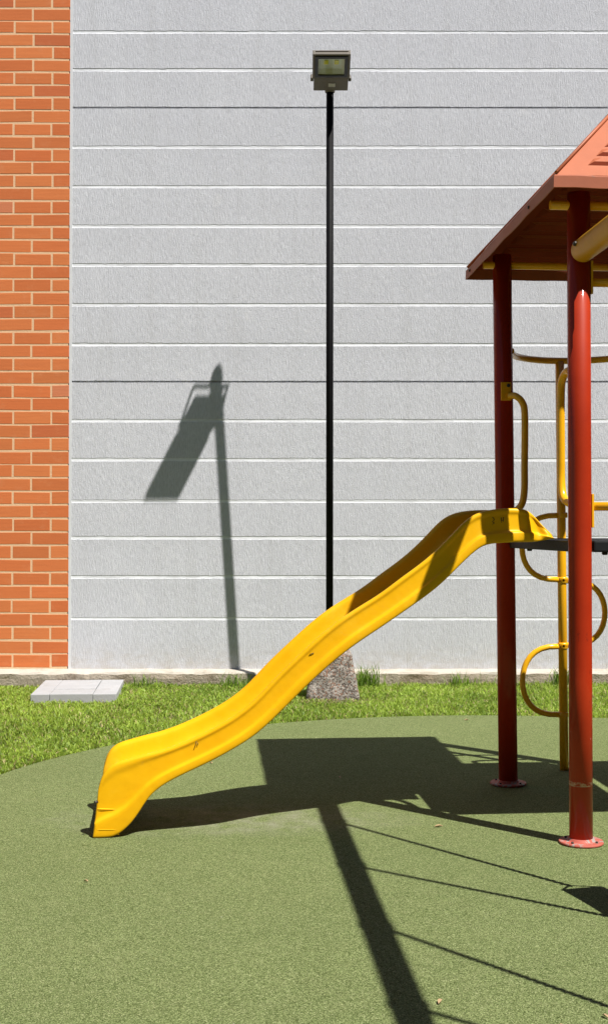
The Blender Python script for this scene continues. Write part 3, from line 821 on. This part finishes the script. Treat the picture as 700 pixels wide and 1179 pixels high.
    for (a0_,b0_,a1_,b1_) in ((.452,.388,.464,.424),(.466,.402,.470,.418),(.98,.815,1.0,.822)):
        sc_=MB(); sc_.tube([rotm@Vector((a0_,.0075,b0_)),rotm@Vector(((a0_+a1_)/2+.001,.0066,(b0_+b1_)/2)),rotm@Vector((a1_,.0075,b1_))],.0017,6); sc_.build('scratch',M['ink'],t)
    # worn black marks on the hood: two short scribbled figures
    strokes=[((1.843,1.452),(1.852,1.440),(1.842,1.430),(1.853,1.421)),((1.850,1.428),(1.840,1.412),(1.858,1.408)),((1.838,1.402),(1.862,1.398)),((1.846,1.392),(1.850,1.380),(1.838,1.375)),((1.852,1.392),(1.862,1.378)),
             ((1.884,1.450),(1.886,1.424)),((1.896,1.452),(1.894,1.430)),((1.884,1.438),(1.897,1.436)),((1.888,1.418),(1.886,1.404))]
    dep=.0035
    for grp in (strokes[:5],strokes[5:]):
        mk=MB()
        for st in grp: mk.tube([rotm@Vector((a,dep+.0062,b)) for a,b in st],.0018,6)
        mk.build('marker_writing',M['ink'],t)
build_slide()

# ------------------------------------------------------------------ swing frame and swings (mostly seen as shadows)
BZ=2.63; BD=Vector((.072,-1,0)).normalized(); B0=Vector((1.232,5.452,BZ))
def build_swings():
    t=thing('swing_stand',(B0.x,B0.y,0),'thick yellow swing beam bolted to the front red post under the roof','swing stand'); o=(B0.x,B0.y,0)
    end=B0+BD*3.75
    m=MB(); st=B0-BD*.0
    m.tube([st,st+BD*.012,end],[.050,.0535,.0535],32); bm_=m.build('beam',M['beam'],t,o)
    k=MB(); k.lathe(B0+BD*.085+Vector((-.053,0,.012)),[(.011,-.004),(.011,.008),(.006,.012)],10,(-1,-.1,.2)); k.build('bolt',M['steel'],t,o)
    for s in (-1,1):
        l=MB(); l.tube([end+Vector((0,0,0))-BD*.04,Vector((end.x+s*.78,end.y+.04,0))],.042,20); l.build('leg',M['red'],t,o)
    def link_ring(mb,c,axis,side,L=.036,w=.014,r=.0048):
        pts=[]
        for q in range(11):
            a=2*math.pi*q/10; pts.append(c+axis*(math.cos(a)*L/2)+side*(math.sin(a)*w))
        mb.tube(pts,r,5,cap=False)
    def chain(a,b,parent,origin):
        mb=MB(); d=(b-a); n=int(d.length/.027); ax=d.normalized()
        s1=ax.cross(Vector((0,1,0.2))).normalized(); s2=ax.cross(s1)
        for i in range(n+1): link_ring(mb,a+d*(i/n),ax,s1 if i%2 else s2)
        return mb.build('chain',M['chain'],parent,origin)
    def swing(ya,yb,label,zs,seat_half,twist):
        def onbeam(y): q=(B0.y-y)/-BD.y; return B0+BD*q
        A=onbeam(ya); Bm=onbeam(yb); c=(A+Bm)/2; so=(c.x,c.y,0)
        sw=thing('swing',so,label,'swing','chain swings under the yellow beam')
        d=BD.copy(); d.rotate(Matrix.Rotation(twist,3,'Z')); side=Vector((-d.y,d.x,0))
        for s,top in ((-1,A),(1,Bm)):
            hk=MB(); hk.tube([top+Vector((0,0,-.05)),top+Vector((0,0,-.085))],.018,10); hk.lathe(top,[(.056,-.03),(.059,-.025),(.059,.025),(.056,.03)],24,BD); hk.build('hanger',M['steel'],sw,so)
            ends=c+d*(s*seat_half); ends.z=zs+.11
            ch=chain(top+Vector((0,0,-.09)),ends,sw,so)
            tr=MB()
            for e in (-1,1): tr.tube([ends,Vector((ends.x,ends.y,zs+.01))+side*(e*.085)],.0055,8)
            tr.build('seat_link',M['chain'],sw,so)
        bt=MB(); N=12; vs=[]
        for i in range(N+1):
            f=-1+2*i/N; p=c+d*(f*(seat_half+.01)); z=zs-.025*(1-f*f)
            for e,zz in ((-1,.012),(1,.012),(1,-.012),(-1,-.012)): vs.append(Vector((p.x,p.y,z+zz))+side*(e*.085))
        fs=[[0,1,2,3][::-1],[4*N+k for k in range(4)]]
        for i in range(N):
            for k in range(4): fs.append([i*4+k,(i+1)*4+k,(i+1)*4+(k+1)%4,i*4+(k+1)%4])
        bt.add(vs,fs,True); bt.build('seat',M['deck'],sw,so)
    swing(4.82,4.06,'black seat chain swing nearest the red post, its shadow beside the flange',.38,.22,R(11))
    swing(3.27,2.55,'black seat chain swing farther from the red post',.50,.25,R(11))
build_swings()

# ------------------------------------------------------------------ unseen blocks added behind and beside the camera to cut the sky light
def block(name,label,x0,x1,y0,y1,h,face,col):
    c=Vector(((x0+x1)/2,(y0+y1)/2,0)); t=thing(name,c,label,'building'); o=tuple(c)
    m=MB(); m.box((c.x,c.y,h/2),(x1-x0,y1-y0,h)); m.build('wall',col,t,o)
    m=MB(); m.box((c.x,c.y,h+.15),(x1-x0+.3,y1-y0+.3,.3)); m.build('parapet',M['plinth_top'],t,o)
    span=(x1-x0) if face=='y' else (y1-y0)
    n=int(span/3.2)
    for f in range(int(h/3)):
        for k in range(n):
            a=-span/2+(k+.5)*span/n; z=1.6+3*f; m=MB(); g=MB()
            if face=='y': 
                m.box((c.x+a,y1+.02,z),(1.5,.06,1.3)); g.box((c.x+a,y1+.052,z),(1.36,.01,1.16))
            else:
                s=-1 if x0>0 else 1; xx=x0 if x0>0 else x1
                m.box((xx+s*.02,c.y+a,z),(.06,1.5,1.3)); g.box((xx+s*.052,c.y+a,z),(.01,1.36,1.16))
            w_=m.build('window',M['black'],t,o); g.build('pane',M['window'],w_,o)
M['block']=painted('dark_grey_block',(.07,.06,.062),.9,None,0,.2,.004,.2)
M['window']=painted('dark_window_glass',(.02,.025,.03),.08,None,0,.1,.0001,.5)
block('sky_blocker','dark grey unseen block added behind the camera to cut sky light',-16,16,-14,-6.5,13,'y',M['block'])
block('sky_blocker','dark grey unseen block added beyond the play tower to cut sky light from the right',10,18,-4,11,11,'x',M['block'])

# ------------------------------------------------------------------ litter on the turf
M['leaf']=painted('dry_leaf',(.42,.30,.17),.8,None,0,.2,.002,.1)
for k,(x,y,sz,a) in enumerate(((.63,5.80,.022,.3),(.40,3.66,.018,1.2),(.86,3.55,.014,2.0),(.72,3.48,.012,.7),(-.86,4.9,.012,2.6),(.20,6.93,.016,1.7),(1.18,9.0,.02,.4),(-.55,7.35,.016,2.2))):
    vs_=[];n=8
    for i in range(n): 
        q=2*math.pi*i/n; r=sz*(1-.45*abs(math.sin(q))**.8)
        vs_.append((x+r*math.cos(q)*math.cos(a)-r*.6*math.sin(q)*math.sin(a), y+r*math.cos(q)*math.sin(a)+r*.6*math.sin(q)*math.cos(a), .004+.006*abs(math.sin(q))))
    b=[(p[0],p[1],p[2]+.0015) for p in vs_]
    lf=link_mesh('dry_leaf',vs_+b,[list(range(n))[::-1],list(range(n,2*n))]+[[i,(i+1)%n,n+(i+1)%n,n+i] for i in range(n)],M['leaf'])
    tag(lf,'tiny pale dry leaf scrap lying on the green turf','dry leaf','dry leaf scraps scattered on the turf')

# ------------------------------------------------------------------ sky, sun, camera
w=bpy.data.worlds.new('World'); S.world=w; w.use_nodes=True
nt=w.node_tree; bg=nt.nodes['Background']; sky=nt.nodes.new('ShaderNodeTexSky'); sky.sky_type='NISHITA'; sky.sun_disc=False
sky.sun_elevation=SUN_EL; sky.sun_rotation=math.atan2(-SUN_DIR.x,-SUN_DIR.y); sky.air_density=1.0; sky.dust_density=.4; sky.ozone_density=2.5
nt.links.new(sky.outputs[0],bg.inputs[0]); bg.inputs[1].default_value=.05
ld=bpy.data.lights.new('sun','SUN'); ld.energy=5.0; ld.angle=R(.53); ld.color=(1,.955,.89)
lo=bpy.data.objects.new('sun',ld); COL.objects.link(lo); lo.location=(4,-4,9); lo.rotation_euler=SUN_DIR.to_track_quat('-Z','Y').to_euler()

cd=bpy.data.cameras.new('camera'); cam=bpy.data.objects.new('camera',cd); COL.objects.link(cam); S.camera=cam
PITCH=R(1.0)
cam.location=(0,0,1.4); cam.rotation_euler=(R(90)+PITCH,0,0)
cd.sensor_width=36; cd.sensor_fit='AUTO'; cd.lens=1420/1179*36; cd.clip_start=.05; cd.clip_end=500
cd.shift_y=(18.5-1420*math.tan(PITCH))/1179
vs=S.view_settings; S.display_settings.display_device='sRGB'; vs.view_transform='Standard'; vs.look='None'; vs.gamma=1; vs.use_curve_mapping=False; vs.exposure=.62
